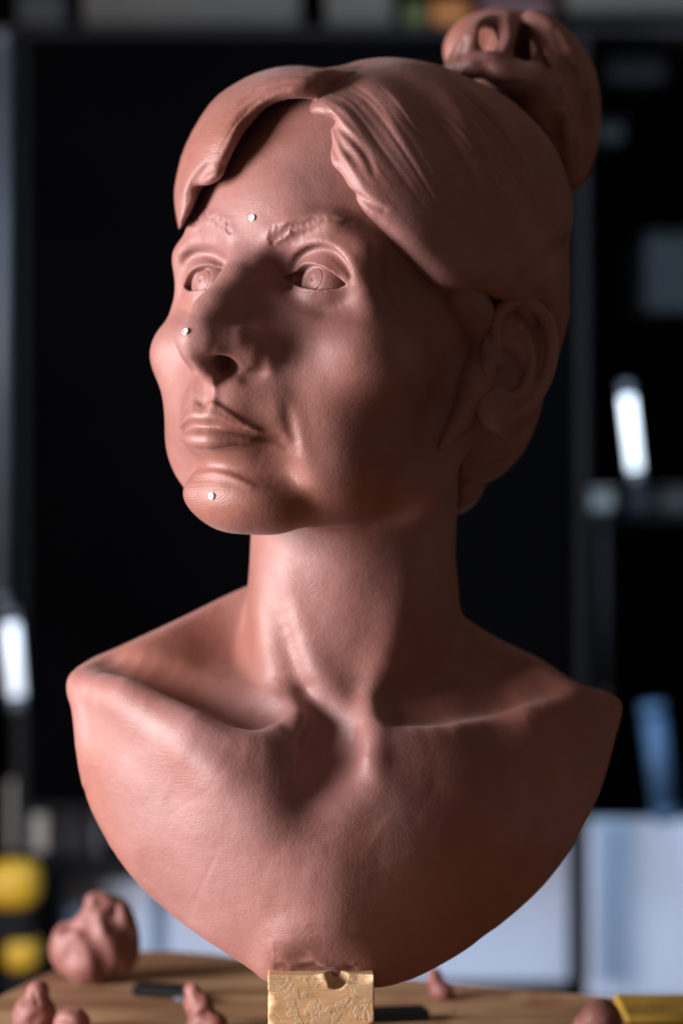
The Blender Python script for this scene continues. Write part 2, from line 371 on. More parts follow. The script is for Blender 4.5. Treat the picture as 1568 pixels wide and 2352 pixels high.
# eyelids and brows
S([(672,622),(690,588),(725,570),(765,578),(798,612),(812,642)], 1.7, [-.4,-1.8,-2.0,-2.2,-2.6,-1.2])
S([(664,606),(690,570),(730,556),(770,566),(806,600),(824,640)], 2.6, [.2,1.0,1.2,1.3,1.6,.8])
S([(820,640),(835,658)], 5.5, 1.6)
S([(424,598),(445,584),(480,584),(508,600)], 1.8, [-.8,-1.8,-2.2,-1.5])
S([(415,575),(440,562),(480,560),(520,580)], 3, [.8,1.2,1.0,.4])
S([(700,712),(745,722),(785,706)], 3.0, [-.1,-.7,-.1])
S([(428,690),(450,700),(475,690)], 3.5, [.6,.9,.3])
S([(645,640),(662,655)], 3.0, [-.6,-1.6])
S([(625,534),(665,516),(715,500),(765,494),(812,504)], [4,5,4.5,4,3.5], [1.2,2.6,2.2,1.8,.7])
S([(636,560),(680,540),(730,522)], 3.0, [-.6,-1.8,-.6])
S([(528,536),(505,512),(470,502),(430,512)], 3.2, [.8,1.2,1.2,.6])
rb = np.random.default_rng(3)
for k in range(70):
    t = (k+rb.random())/70; x = 622+t*195; y = np.interp(x, [622,665,715,765,815], [540,523,506,498,508])+rb.normal(0, 2.5)
    a = R_(np.interp(t, [0, .35, 1], [75, 42, 16])+rb.normal(0, 5)); l = 20+rb.random()*14
    S([(x-l*math.cos(a)*.5, y+l*math.sin(a)*.5), (x+l*math.cos(a)*.5, y-l*math.sin(a)*.5)], .62, -.6)
for k in range(24):
    t = rb.random(); x = 430+t*100; y = np.interp(x, [430,470,505,530], [512,500,508,530])+rb.normal(0, 5)
    a = R_(110-t*10+rb.normal(0, 15)); l = 10+rb.random()*9
    S([(x-l*math.cos(a)*.5, y+l*math.sin(a)*.5), (x+l*math.cos(a)*.5, y-l*math.sin(a)*.5)], .62, -.55)
# forehead and temple
S([(770,430)], 17, -1.6); S([(740,470),(800,470)], 9, -.8)
S([(560,455),(620,440)], 14, .8)
# nose
S([(600,815),(598,850),(570,868)], 2.6, [-.4,-1.6,-1.4])
S([(500,806),(535,815),(562,842)], 2.2, [.5,.9,.9])
S([(655,720),(652,790),(640,845)], [14,16,13], [1.8,2.2,0])
skin.hstroke([(23,-5,-16),(25,-3,-30),(27,-3,-43)], [9,11,10], [1.5,3.4,.8])
# muzzle, folds and mouth corner
S([(630,868),(634,930),(640,970)], 5.5, [.5,1.1,.5])
S([(575,900),(580,945)], 7, [-.8,-1.4])
S([(655,925),(664,965),(674,1012)], 2.6, [-.2,-.8,-1.0])
S([(672,925),(682,970),(694,1020)], 3.6, [.05,.25,.25])
S([(612,1000),(640,1012),(655,1030)], 2.0, [-1.0,-1.6,-.8])
S([(622,1045),(655,1070)], 9, [-1.8,-2.6])
S([(662,1020),(692,1060),(715,1105)], 6, [1.2,1.6,1.0])
S([(430,1062),(480,1056),(540,1068),(600,1082)], 5.5, [-.8,-1.6,-1.6,-1.0])
S([(438,1094),(480,1086),(530,1094),(575,1114)], 1.7, [.4,.9,.9,.4])
S([(466,876),(464,922)], 3.2, [-.9,-1.5]); S([(489,872),(488,932)], 1.9, [.5,1.0]); S([(447,880),(442,925)], 1.9, [.4,.9])
skin.hstroke([(0,19.5,-71.3),(8,17.6,-70.9),(14,12.6,-71.2),(21,6.5,-71.8),(27,1.5,-73),(33,-5,-75.5)], [1.4,1.4,1.4,1.7,2.2,2.6], [-3.2,-3.2,-3,-2.8,-2.6,-1.2]); skin.hstroke([(18,10,-69),(24,5,-70.8),(29,1,-72)], 2.2, [.2,1.2,.4]); skin.hstroke([(18,9,-76),(25,3,-76)], 2.4, [.2,.9])
S([(436,940),(450,930),(463,938),(490,928),(560,974),(606,998)], 1.0, [.3,.6,.4,.7,.6,.2])
skin.hstroke([(-48,3,-28),(-54,-2,-36),(-50,-2,-46)], 16, [2,2.6,2], both=False); skin.hstroke([(-44,-8,-68),(-40,-10,-84)], 13, [-2.5,-4], both=False); skin.hstroke([(-22,-3,-96)], 9, 2.4, both=False)
# neck
S([(600,1300),(606,1420),(636,1560),(676,1650)], [9,10,9,7], [1.5,3.5,4.5,4.5])
S([(648,1395),(668,1480),(698,1580)], [5,6,6], [-.6,-2.2,-2.4])
S([(645,1300),(700,1500),(760,1590),(806,1650)], [8,8,7,6], [1,3,3.2,2.5])
S([(935,1350),(885,1530),(850,1620),(852,1740)], [9,8,6,5], [1.5,3.5,5,4.5])
S([(728,1655),(732,1700),(750,1760)], [9,12,11], [-5,-7.5,-5])
S([(800,1660),(790,1720)], [8,8], [-2,-4])
S([(640,1668),(684,1655)], 6.5, [4,5]); S([(684,1665),(686,1730),(684,1810)], [4,4.5,5], [4.5,3.5,1]); S([(716,1680),(716,1750),(708,1830)], [7,8,7], [-2.5,-4.5,-2])
S([(856,1640),(864,1700),(862,1760)], [5,5,6], [3,4,1.5])
# collar bones
S([(262,1512),(370,1545),(460,1592),(562,1632),(625,1640)], [7,9,10,10,8], [-4,-12,-13.5,-12,-7])
S([(172,1568),(290,1592),(410,1650),(530,1705),(640,1712)], [7,7,7,7,7], [3,7.5,8,6.5,4])
S([(235,1602),(340,1648),(440,1712),(512,1775)], [8,9,9,9], [1.5,3,3.5,2]); S([(200,1660),(300,1710),(390,1790)], [12,13,13], [-2.5,-3,-2])
S([(900,1625),(1000,1625),(1120,1610),(1240,1580)], [12,14,13,9], [-5,-6,-5,-3])
S([(880,1690),(1000,1680),(1120,1655),(1240,1628),(1345,1592)], 6.5, [2.5,3.2,3,2.6,1.5])
S([(640,1790),(600,1850)], 14, [1.2,1.2]); S([(690,1830),(700,1900)], 9, [-1.0,-.8]); S([(860,1790),(800,1860)], 8, [1.2,.8])
# clay pushed down over the post
S([(622,2232),(655,2165),(740,2145),(830,2170),(880,2235)], [7,8,9,9,8], [3.5,3.5,2.2,2.5,2])
S([(625,2150),(760,2128),(850,2150)], 2.2, -.5); 
for k in range(9):    # ragged lip of clay over the post
    x = rb.uniform(640, 810); y = 2226+rb.uniform(-9, 8); S([(x, y), (x+rb.uniform(4, 22), y+rb.uniform(-5, 5))], rb.uniform(.8, 1.7), rb.uniform(-1.3, .9), fine=True)
S([(632,2196),(680,2212),(720,2206),(765,2220),(812,2216)], [1.2,1.8,1.4,1.9,1.2], [.5,1.4,.9,1.3,.4], fine=True); S([(640,2222),(700,2226),(760,2230),(805,2228)], [1.6,2,1.5,1.8], [-1,-2,-1.4,-1.8], fine=True)
for k in range(16):
    x = 632+k*5; S([(x, 2168+k*1.2), (x+3, 2205)], .6, -.35)
oc = cr(OUT, 6)
for k in range(70):   # nicks along the cut rim
    i = rb.integers(30, 130); x, z = oc[i]; y_ = rb.uniform(6, 45); q = pix(x, z, 0)*A(1.02, 1, 1.0); q[1] = y_ if z < 2000 else y_-22
    skin.br.append(Brush([q, q+rb.normal(0, 2.5, 3)], rb.uniform(1.2, 3.2), rb.uniform(-.9, .6)))
for k in range(60):   # tool and thumb marks on the chest
    x = rb.uniform(230, 1250); y = rb.uniform(1760, 2180)
    if (x-790)**2/560**2+(y-1640)**2/520**2 > 1: continue
    a = R_(rb.normal(25, 25)); l = rb.uniform(20, 70)
    S([(x-l*math.cos(a), y+l*math.sin(a)), (x+l*math.cos(a), y-l*math.sin(a))], rb.uniform(1, 3), rb.uniform(-.13, .1))
for k in range(26):
    x = rb.uniform(230, 1300); y = rb.uniform(1750, 2150); S([(x, y)], rb.uniform(10, 20), rb.uniform(-.7, .6))
skin.post.append(lids)
BUST = bpy.data.objects.new('clay_bust', None); COL.objects.link(BUST)
tag(BUST, 'reddish brown clay portrait bust of a woman with hair bun, on a wooden post', 'sculpture')
res = 1.2 if DRAFT else 0.66
me = surface_nets(skin, (-120, -80, -215), (125, 150, 190), res, 'head_and_shoulders')
link('head_and_shoulders', me, M_clay, BUST)
print('skin', len(me.vertices), time.time()-T0)
# ---- eyeballs
def eyeball(sx):
    g = Vector((sx*0.02-0.14, 1, 0.0)).normalized(); R0 = 12.6; ths = np.concatenate([[0, .06, .09, .115, .15], np.linspace(.2, .40, 6), [.425, .44, .455, .47, .49, .52], np.linspace(.6, 1.75, 14)])
    V = []; n = 56
    for th in ths:
        r = R0
        if th < .1: r -= 1.5
        elif th < .44: r -= .85-.15*math.cos(th*9)
        elif th < .46: r -= 1.7
        elif th < .5: r -= .1
        for k in range(n):
            a = 2*math.pi*k/n; V.append((r*math.sin(th)*math.cos(a), r*math.cos(th), r*math.sin(th)*math.sin(a)))
    F = [(i*n+k, i*n+(k+1) % n, (i+1)*n+(k+1) % n, (i+1)*n+k) for i in range(len(ths)-1) for k in range(n)]
    V = np.array(V); q = Vector((0, 1, 0)).rotation_difference(g).to_matrix(); V = V@np.array(q).T
    V += np.array([sx*31, -14.3, 0]); W = fromhead(V)*.001; W[:, 2] += ZOFF
    o = link('eyeball', mesh_np('eyeball', W, np.array(F)[:, ::-1]), M_clay, BUST); return o
eyeball(1); eyeball(-1)

# ---- hair
def polyimg(p, G):
    x, y = toimg(p); return G(x, y)*((1000+p[:, 1])/5800.).astype(F32)
PL = [(707,258),(706,235),(730,208),(800,165)]
PL = cr([(700,262),(704,232),(732,200),(790,163),(850,145),(920,135),(1000,143),(1060,168),(1170,215),(1260,285),(1305,350),(1325,440),(1322,500),(1306,560),(1308,650),(1300,760),(1255,870),(1240,950),(1200,1040),(1150,1092),(1118,1110),(1096,1152),(1050,1183),(1030,1100),(1060,960),(1130,860),(1160,760),(1148,712),(1085,675),(1010,663),(960,618),(880,538),(828,488),(788,408),(758,378),(750,330),(752,285)], 3)
PR = cr([(412,528),(406,500),(400,455),(404,410),(425,330),(480,235),(540,190),(610,160),(690,150),(790,163),(850,155),(850,215),(760,245),(722,225),(690,222),(650,226),(600,246),(560,296),(532,350),(512,400),(490,420),(462,436),(436,490)], 3)
PLG = Grid2(PL, (200, -100), (1568, 1400), 4.); PRG = Grid2(PR, (200, -100), (1568, 1400), 4.)
def hair_base(p):
    h = tohead(p); s = h.copy(); s[:, 0] = np.abs(s[:, 0])
    e = ell(h, (3, -94, 32), (87, 106, 104))*HS
    e = smin(e, ell(h, (10, -150, -30), (62, 45, 52))*HS, 20)
    L_ = smax(e, polyimg(p, PLG), 11)
    L_ = smax(L_, (h[:, 0]*-1-14)*HS+np.maximum(0, h[:, 1]+20)*.3, 8)
    e2 = ell(h, (-8, -84, 34), (98, 106, 112))*HS
    Rr = smax(e2, polyimg(p, PRG), 9)
    px, py = toimg(p); u = (px-704)*F32(.626)+(py-232)*F32(.78); Rr = smax(Rr, e+(u-6-np.maximum(py-250, 0)*2)*F32(.22), 4)
    c = smax(ell(h, (0, -90, 38), (78, 100, 88))*HS, (h[:, 1]+50)*HS, 10)
    c = smax(c, (-h[:, 2]-55)*HS, 10)
    d = np.minimum(L_, Rr); d = smin(d, c, 4)
    Q = SIDE; d = np.minimum(d, chain(p, Q, SIDER, 2))
    return d
_sp = cr([(1062,672,8),(1108,740,9),(1116,815,9),(1094,890,7),(1060,960,4.4),(1012,1026,1.0)], 3)
SIDE = [skin.hit(a, b) for a, b, c in _sp]; SIDER = [c for a, b, c in _sp]
SIDE = [q+A(0, -1.5, 0) for q in SIDE]
hair = Field(hair_base); H_ = hair.stroke
# front curl and the long sweeps of the left mass
H_([(735,232),(790,262),(850,330),(900,420),(960,520)], [6,8,9,9,8], [1.2,1.8,1.6,1.4,.8])
H_([(800,200),(850,270),(880,340),(930,440)], [6,8,8,9], [-.6,-1.5,-1.5,-.6])
H_([(850,195),(905,240),(925,320),(1000,420)], [6,8,8,8], [.6,1.5,1.2,.5])
H_([(758,285),(800,308),(838,350),(858,395)], 1.3, [-.3,-1.0,-1.2,-.4])
H_([(785,335),(805,352),(825,378)], 1.2, [-.2,-.7,-.2])
H_([(742,272),(765,276)], 2.2, -2)
H_([(775,372),(800,400),(850,450)], 5, [.3,.7,.4]); H_([(790,430),(830,455),(880,480)], 1.4, [-.6,-1.1,-.5])
H_([(1020,190),(1060,260),(1090,330),(1150,430),(1180,540),(1190,640)], [6,7,8,9,9,8], [.5,1.6,1.6,1.8,1.5,1.0])
H_([(1090,290),(1110,350),(1150,400),(1200,470)], 6, [-.3,-1.6,-1.4,-.4])
H_([(960,200),(1000,300),(1050,420),(1110,560),(1140,680)], 10, [-.4,-1,-1.2,-1.2,-1])
H_([(1140,690),(1170,722),(1200,712)], 3.5, [1.2,2.5,.5]); H_([(1180,600),(1190,660),(1200,700)], 4, [-.5,-1.8,-2.5])
H_([(1305,560),(1250,600),(1210,650)], 4, [-1.2,-2.2,-1.5])
H_([(1270,400),(1290,470),(1300,540)], 6, 1.2)
H_([(1240,960),(1190,1010),(1130,1030)], 3.5, [-1,-1.8,-1]); H_([(1200,1060),(1140,1080),(1090,1080)], 3.5, [-.8,-1.8,-1])
H_([(1120,1112),(1080,1120),(1050,1110)], 3, -1.6); H_([(1300,720),(1280,800),(1240,900)], 5, 1.4)
H_([(1185,760),(1200,850),(1170,930)], 15, -6)
H_([(1000,150),(1080,215),(1150,300),(1210,400),(1250,520)], [5,6,7,7,6], [.4,1.3,1.4,1.2,.4]); H_([(1060,215),(1130,300),(1190,400),(1225,500)], [5,6,6,5], [-.4,-1.3,-1.3,-.4])
H_([(900,160),(985,230),(1050,330),(1090,430)], [6,7,7,6], [-.4,-1.2,-1.2,-.3]); H_([(1240,300),(1280,380),(1295,480)], 3, [-.6,-1.4,-.4]); H_([(870,500),(960,570),(1050,620),(1130,640)], 7, [.4,1.2,1.2,.4]); H_([(1100,345),(1108,362)], 1.5, -1.6); H_([(1148,408),(1153,418)], 1.5, -1.6)
H_([(1205,640),(1235,690),(1260,720)], 4, [-1,-2,-1]); H_([(1225,560),(1260,640),(1285,740)], 7, [.6,1.6,.8])
# right lock
H_([(760,168),(690,178),(610,200),(560,245),(530,310)], [5,6,7,7,6], [.5,1.2,1.8,2.2,1.5])
H_([(640,196),(590,230),(552,285),(530,350)], 3.5, [-.6,-1.2,-1.4,-.5])
H_([(690,200),(640,205),(600,232),(570,280)], 4, [.8,1.6,1.4,.6])
H_([(500,300),(490,335),(470,370)], 8, [1,1.8,.8])
H_([(520,380),(480,388),(440,420),(415,470)], 2.2, [-.5,-1.3,-1.5,-.8]); H_([(500,350),(460,400),(430,440),(415,500)], 1.6, [-.3,-.9,-1,-.6])
H_([(462,436),(440,448),(424,480)], 3, [-1.5,-2,-1])
rh = np.random.default_rng(5)
def strands(paths, n, w, amp, r=.7):
    P = [cr(q, 8) for q in paths]
    for k in range(n):
        u = rh.random(); q = P[0]*(1-u)+P[1]*u; m = len(q); w = min(w, m-3); i = rh.integers(0, m-w-1); L2 = rh.integers(w//2, w)
        seg = q[i:i+L2:3]+rh.normal(0, 1.5, 2)
        if len(seg) > 2: H_([tuple(v) for v in seg], r, [0, amp*rh.choice([-1, -1, .7])*rh.uniform(.5, 1), 0])
strands([[(735,215),(800,240),(870,330),(960,450),(1060,580)], [(752,270),(765,360),(800,420),(870,520),(980,625)]], 60, 30, .26, .8)
strands([[(860,170),(920,230),(1000,350),(1080,520),(1130,650)], [(740,215),(800,240),(870,330),(960,450),(1060,600)]], 45, 28, .35, .9)
strands([[(760,165),(640,165),(520,215),(440,320),(410,460)], [(700,205),(620,225),(550,290),(500,380),(430,450)]], 60, 26, .4, .7)
strands([[(900,250),(1000,360),(1080,520),(1130,650)], [(1060,180),(1180,300),(1260,440),(1290,560)]], 40, 26, .5, 1.1)
strands([[(1060,665),(1150,720),(1160,800),(1110,900),(1015,1025)], [(1030,675),(1085,760),(1090,850),(1065,940),(1010,1028)]], 14, 20, .4, .8)
me = surface_nets(hair, (-95, -85, -15), (125, 170, 200), DRAFT and 1.2 or .75, 'hair')
link('hair', me, M_hair, BUST); print('hair', len(me.vertices), time.time()-T0)
# ---- bun at the back
def ch(pts, k=3): 
    c = cr([(a, b, y, r) for a, b, y, r in pts], 4); return [pix(a, b, y) for a, b, y, r in c], c[:, 3]
B1 = ch([(1042,158,80,4.5),(1086,96,74,6),(1110,70,80,6),(1165,62,92,6),(1230,78,96,8),(1285,125,100,9.5),(1315,200,104,11),(1325,290,106,10),(1322,360,106,8),(1318,415,106,4)])
B2 = ch([(1040,160,76,4),(1080,150,72,5.5),(1120,148,70,6),(1175,172,72,7.5),(1235,195,78,9),(1262,260,84,9.5),(1275,320,92,8)])
B3 = ch([(1165,55,86,5.5),(1162,85,76,4.5),(1150,125,73,3),(1145,150,74,2)])
B4 = ch([(1300,210,96,7),(1300,300,96,6),(1310,400,100,4)])
B5 = ch([(1222,48,84,5),(1252,66,84,6),(1275,120,90,10),(1270,170,94,10)])
def bun_base(p):
    d = ell(p, pix(1205, 225, 108), (27, 24, 34))
    d = smin(d, ell(p, pix(1265, 200, 100), (17, 18, 22)), 6)
    d = smin(d, ell(p, pix(1190, 315, 112), (17, 24, 20)), 8)      # root of the bun on the crown
    d = smin(d, ell(p, pix(1150, 115, 138), (26, 12, 19)), 3)
    for B, k in ((B1, 4), (B2, 2.5), (B3, 3), (B4, 3), (B5, 4)):
        d = smin(d, chain(p, B[0], B[1], 1), k)
    d = smax(d, -ell(p, pix(1118, 92, 84), (4.6, 34, 6.4)), 1.5)
    d = smax(d, -ell(p, pix(1204, 108, 82), (4.2, 20, 9.5)), 1.5)
    return d
bun = Field(bun_base); Bs = bun.stroke
Bs([(1290,220),(1275,290),(1290,360)], 3, [-1.5,-3,-1]); Bs([(1110,150),(1125,180)], 2.2, -2.2); Bs([(1320,150),(1345,230),(1345,300)], 5, [-.5,-1.5,-.5])
Bs([(1250,130),(1290,180),(1300,250)], 5, [.5,1.4,.8]); Bs([(1120,200),(1190,215),(1240,245)], 4, -1.4)
Bs([(1100,146),(1150,140),(1200,148),(1250,170)], 2.0, [-1.5,-2,-2.2,-1]); Bs([(1080,168),(1140,190),(1200,196),(1245,215)], 1.8, [-.6,-1.5,-1.2,-.6]); Bs([(1066,92),(1058,130),(1050,155)], 1.6, -.8)
Bs([(1240,60),(1290,120),(1325,200),(1340,290)], 2.5, [-.6,-1.6,-1.6,-.8]); Bs([(1230,110),(1265,160),(1282,215)], 2.2, [-1.2,-1.8,-.8]); Bs([(1160,40),(1170,80),(1158,118)], 1.6, [.4,.8,.4]); Bs([(1300,230),(1318,310),(1318,400)], 2.4, [-.8,-1.6,-1])
for k in range(46):
    t = rh.random(); a = -1.2+t*2.2; rr = rh.uniform(70, 150); x = 1195+rr*math.cos(a); y = 215+rr*1.25*math.sin(a); Bs([(x, y), (x-12*math.sin(a+.2), y+20*math.cos(a)), (x-28*math.sin(a+.3), y+44*math.cos(a))], rh.uniform(1.0, 2.2), rh.uniform(-1.9, 1.3))
for k in range(24):
    x = rh.uniform(1070, 1350); y = rh.uniform(60, 400); Bs([(x, y), (x+rh.uniform(-10, 25), y+rh.uniform(15, 50))], rh.uniform(2, 5), rh.uniform(-.9, .9))
me = surface_nets(bun, (40, 40, 120), (135, 160, 225), 1.0, 'hair_bun')
link('hair_bun', me, M_hair, BUST)
# ---- ears
def ear(sg):
    o = np.array([74.5, -81, -15.]); ub = np.array([math.sin(.42), -math.cos(.42), 0]); vb = np.array([-.05, -.18, 1]); vb /= np.linalg.norm(vb); nb = np.cross(vb, ub); nb = nb if nb[0] > 0 else -nb
    M = np.stack([ub, vb, nb], 1).astype(F32)
    def loc(p):
        h = tohead(p); h[:, 0] *= sg; return (h-o.astype(F32))@M
    hx = cr([(3,-1,1,2.2),(0,8,3,2.6),(-1,18,4,2.8),(4,26,5,3.2),(13,30,6,3.4),(23,26,7,3.4),(27,15,8,3.2),(26,2,8,3),(22,-10,7,2.8),(16,-19,6,2.8),(10,-24,5,3)], 4)
    ax = cr([(12,19,3,2),(17,12,4.5,2.3),(19,3,5,2.5),(17,-7,5,2.5),(11,-15,4.5,2.6),(3,-15,4,2.4)], 4)
    def f(p):
        q = loc(p); d = ell(q, (11, 2, 0), (16, 27, 4.5))
        d = smin(d, ell(q, (4, -24, 2.5), (10, 9.5, 5)), 4)
        d = smax(d, -ell(q, (8, -4, 5), (8.5, 10.5, 7.5)), 3)
        d = smin(d, chain(q, hx[:, :3], hx[:, 3]), 2); d = smin(d, chain(q, ax[:, :3], ax[:, 3]), 2.5)
        d = smin(d, ell(q, (-3, -7, 2), (4, 6, 5)), 3)
        d = smin(d, ell(q, (6, -2, -9), (13, 18, 9)), 4)
        return d*HS
    c = fromhead(np.array([[sg*78., -95, -12]]))[0]
    F_ = Field(f); me = surface_nets(F_, c-42, c+42, DRAFT and 1.0 or .75, 'ear'); return link('ear', me, M_clay, BUST)
ear(1); ear(-1)
print('ears', time.time()-T0)
# ---- little white reference pins in the clay
M_pin = plain('white_plastic', (.62, .58, .53), .35, .05)
def torus(me_name, R0, r0, L, n=20, m=8):
    bm = bmesh.new()
    prof = [(R0-r0, -L), (R0-r0, 0), (R0-r0*.6, .35*r0), (R0, .55*r0), (R0+r0*.6, .35*r0), (R0+r0, 0), (R0+r0, -L)]
    vs = [[bm.verts.new((r*math.cos(a), r*math.sin(a), z)) for r, z in prof] for a in [2*math.pi*k/n for k in range(n)]]
    for i in range(n):
        for j in range(len(prof)-1): bm.faces.new((vs[i][j], vs[(i+1) % n][j], vs[(i+1) % n][j+1], vs[i][j+1]))
    bm.faces.new([bm.verts.new((r_c*(R0-r0)*math.cos(a), r_c*(R0-r0)*math.sin(a), -.0001)) for r_c, a in [(1.0, 2*math.pi*k/n) for k in range(n)]])
    for f in bm.faces: f.smooth = True
    bm.normal_update(); me = bpy.data.meshes.new(me_name); bm.to_mesh(me); bm.free(); return me
pin_me = torus('reference_pin', .0011, .00032, .003)
for px, py, lab in ((580, 500, 'white ring pin between the brows'), (427, 762, 'white ring pin on the nose tip'), (487, 1139, 'white ring pin on the chin')):
    q = skin.hit(px, py, fine=True); e = .8; g = np.array([skin((q+np.eye(3)[i]*e)[None])[0]-skin((q-np.eye(3)[i]*e)[None])[0] for i in range(3)]); g /= np.linalg.norm(g)
    o = link('reference_pin', pin_me, None, BUST); o['label'] = lab
    if not pin_me.materials: pin_me.materials.append(M_pin)
    o.location = (q[0]*.001+g[0]*.0006, q[1]*.001+g[1]*.0006, q[2]*.001+ZOFF+g[2]*.0006); o.rotation_euler = Vector(g).to_track_quat('Z', 'Y').to_euler()
# ------------------------------------------------------------------ background, out of focus behind the bust
def box(bm, x0, x1, y0, y1, z0, z1, bev=0.0):
    v = [bm.verts.new(c) for c in ((x0,y0,z0),(x1,y0,z0),(x1,y1,z0),(x0,y1,z0),(x0,y0,z1),(x1,y0,z1),(x1,y1,z1),(x0,y1,z1))]
    fs = [bm.faces.new([v[i] for i in q]) for q in ((0,3,2,1),(4,5,6,7),(0,1,5,4),(1,2,6,5),(2,3,7,6),(3,0,4,7))]
    if bev: bmesh.ops.bevel(bm, geom=list({e for f in fs for e in f.edges}), offset=bev, segments=2, affect='EDGES', profile=.5)
def obj(name, fn, mat, parent=None, smooth=False):
    bm = bmesh.new(); fn(bm); bmesh.ops.recalc_face_normals(bm, faces=bm.faces[:]); me = bpy.data.meshes.new(name)
    for f in bm.faces: f.smooth = smooth
    bm.to_mesh(me); bm.free(); return link(name, me, mat, parent)
def bp(px, py, y):  # photograph position at a distance behind the bust, metres
    s = (1+y)/5800.; return (px-784)*s, ZOFF+(1176-py)*s
def pbox(px0, px1, py0, py1, y, dep, bev=.003):
    x0, z1 = bp(px0, py0, y); x1, z0 = bp(px1, py1, y)
    return lambda bm: box(bm, x0, x1, y, y+dep, z0, z1, bev)
def empty(name, loc=(0, 0, 0)):
    o = bpy.data.objects.new(name, None); COL.objects.link(o); o.location = loc; return o
M_black = plain('black_board', (.0012, .0012, .0014), .95, .3, 4, spec=0)
M_blackmetal = plain('black_metal', (.004, .004, .005), .7, spec=.15)
M_white = plain('white_panel', (.40, .48, .60), .6, .05, 5)
M_grey = plain('grey_plastic', (.30, .31, .30), .6, .1, 8)
M_dark = plain('dark_grey', (.028, .032, .034), .8, spec=.2)
M_shelf = plain('dark_grey_plastic', (.06, .06, .053), .7, .15, 8, spec=.3)  # one even dark grey for the shelf boxes
M_steel = plain('brushed_steel', (.10, .12, .14), .5, .1, 20, .3)
M_yellow = plain('yellow_plastic', (.50, .30, .012), .5, .06)
M_olive = plain('olive_plastic', (.05, .065, .01), .6); M_orange = plain('orange_plastic', (.30, .10, .01), .6); M_red = plain('dark_red_plastic', (.05, .012, .012), .6)
M_blue = plain('blue_plastic', (.025, .075, .15), .6)
M_tube = plain('lit_tube', (.8, .85, .9), .4, emit=((.72, .88, 1.0), 1.9))
M_floor = plain('workshop_floor', (.02, .02, .02), .6, .2, 3, bump=.001); M_wall = plain('workshop_wall', (.006, .007, .008), .9, .2, 2, spec=.1)
tag(obj('floor', lambda bm: box(bm, -4, 4, -3, 3.2, -.1, 0), M_floor), kind='structure')
tag(obj('wall', lambda bm: box(bm, -4, 4, 3.2, 3.3, 0, 3.2), M_wall), kind='structure')
# big black board
YB = 1.15
t = empty('black_board'); tag(t, 'large matt black board standing behind the bust, filling most of the dark background', 'board')
obj('panel', pbox(62, 1338, 76, 1868, YB, .02), M_black, t)
for a in (pbox(30, 64, 60, 2260, YB-.004, .03), pbox(1326, 1352, 60, 2260, YB-.004, .03)): obj('post', a, M_blackmetal, t)
for a in (pbox(66, 1322, 60, 84, YB-.006, .03), pbox(66, 1322, 1850, 1872, YB-.006, .03)): obj('rail', a, M_blackmetal, t)
# white storage panels low down
def panel(px0, px1, py0, py1, y, label, mat=M_white, dep=.02, grp=None):
    t = empty('white_panel'); tag(t, label, 'panel', grp); obj('face', pbox(px0, px1, py0, py1, y, dep, .004), mat, t)
    return t
panel(352, 1308, 1900, 2260, YB+.07, 'wide pale panel low behind the bust, between the black posts')
panel(1350, 1700, 1885, 2300, YB+.05, 'pale blue-grey panel at the right edge, beside the black post')
panel(140, 232, 1850, 1965, YB+.06, 'small pale panel on the left, above the larger pale one')
panel(150, 352, 2020, 2260, YB+.05, 'pale panel low on the left, behind the large lump of clay')
panel(20, 112, 1790, 1960, YB+.08, 'narrow grey panel at the far left, beside the black post', M_grey)
obj('black_rail', pbox(60, 360, 1966, 2014, YB+.02, .02), M_blackmetal); tag(bpy.data.objects['black_rail'], 'black rail between the two pale panels on the left', 'rail')
obj('black_post', pbox(110, 142, 1860, 2240, YB+.01, .02), M_blackmetal); tag(bpy.data.objects['black_post'], 'black upright on the left, between the pale panels and the yellow tool', 'post')
obj('shade_backing', pbox(-200, 1800, -200, 2500, YB+.5, .02), M_black); tag(bpy.data.objects['shade_backing'], 'black sheet added far behind the shelf and panels to keep the gaps dark', 'sheet')  # added sheet, hides the world glow so the gaps stay black
# shelf along the top
def shelfbox(name, label, cat, mat, px0, px1, py0, py1, y=YB+.1, grp=None):
    t = empty(name); tag(t, label, cat, grp); obj('body', pbox(px0, px1, py0, py1, y, .12, .006), mat, t)
    obj('lid', pbox(px0-3, px1+3, py0-9, py0-1, y-.003, .126, .002), mat, t); return t
tag(obj('shelf_board', pbox(-60, 1640, 60, 74, YB+.06, .25), M_dark), 'dark shelf board running along the top, above the black board', 'shelf')
shelfbox('storage_box', 'long grey storage box at the upper left of the shelf', 'box', M_shelf, 190, 690, -60, 59)
shelfbox('storage_box', 'short light grey storage box left of the olive tub on the shelf', 'box', M_shelf, 748, 905, -60, 59)
shelfbox('tub', 'olive green tub on the shelf, next to the orange one', 'tub', M_olive, 925, 985, 10, 59)
shelfbox('tub', 'orange tub on the shelf, left of the hair bun', 'tub', M_orange, 990, 1080, 4, 59)
shelfbox('tub', 'dark red tub on the shelf, behind the hair bun', 'tub', M_red, 1100, 1270, -20, 59)
shelfbox('storage_box', 'grey-green storage box at the upper right of the shelf', 'box', M_shelf, 1300, 1640, -60, 30)
shelfbox('storage_box', 'dim grey tin at the far upper left of the shelf', 'box', M_dark, 40, 150, -20, 59)
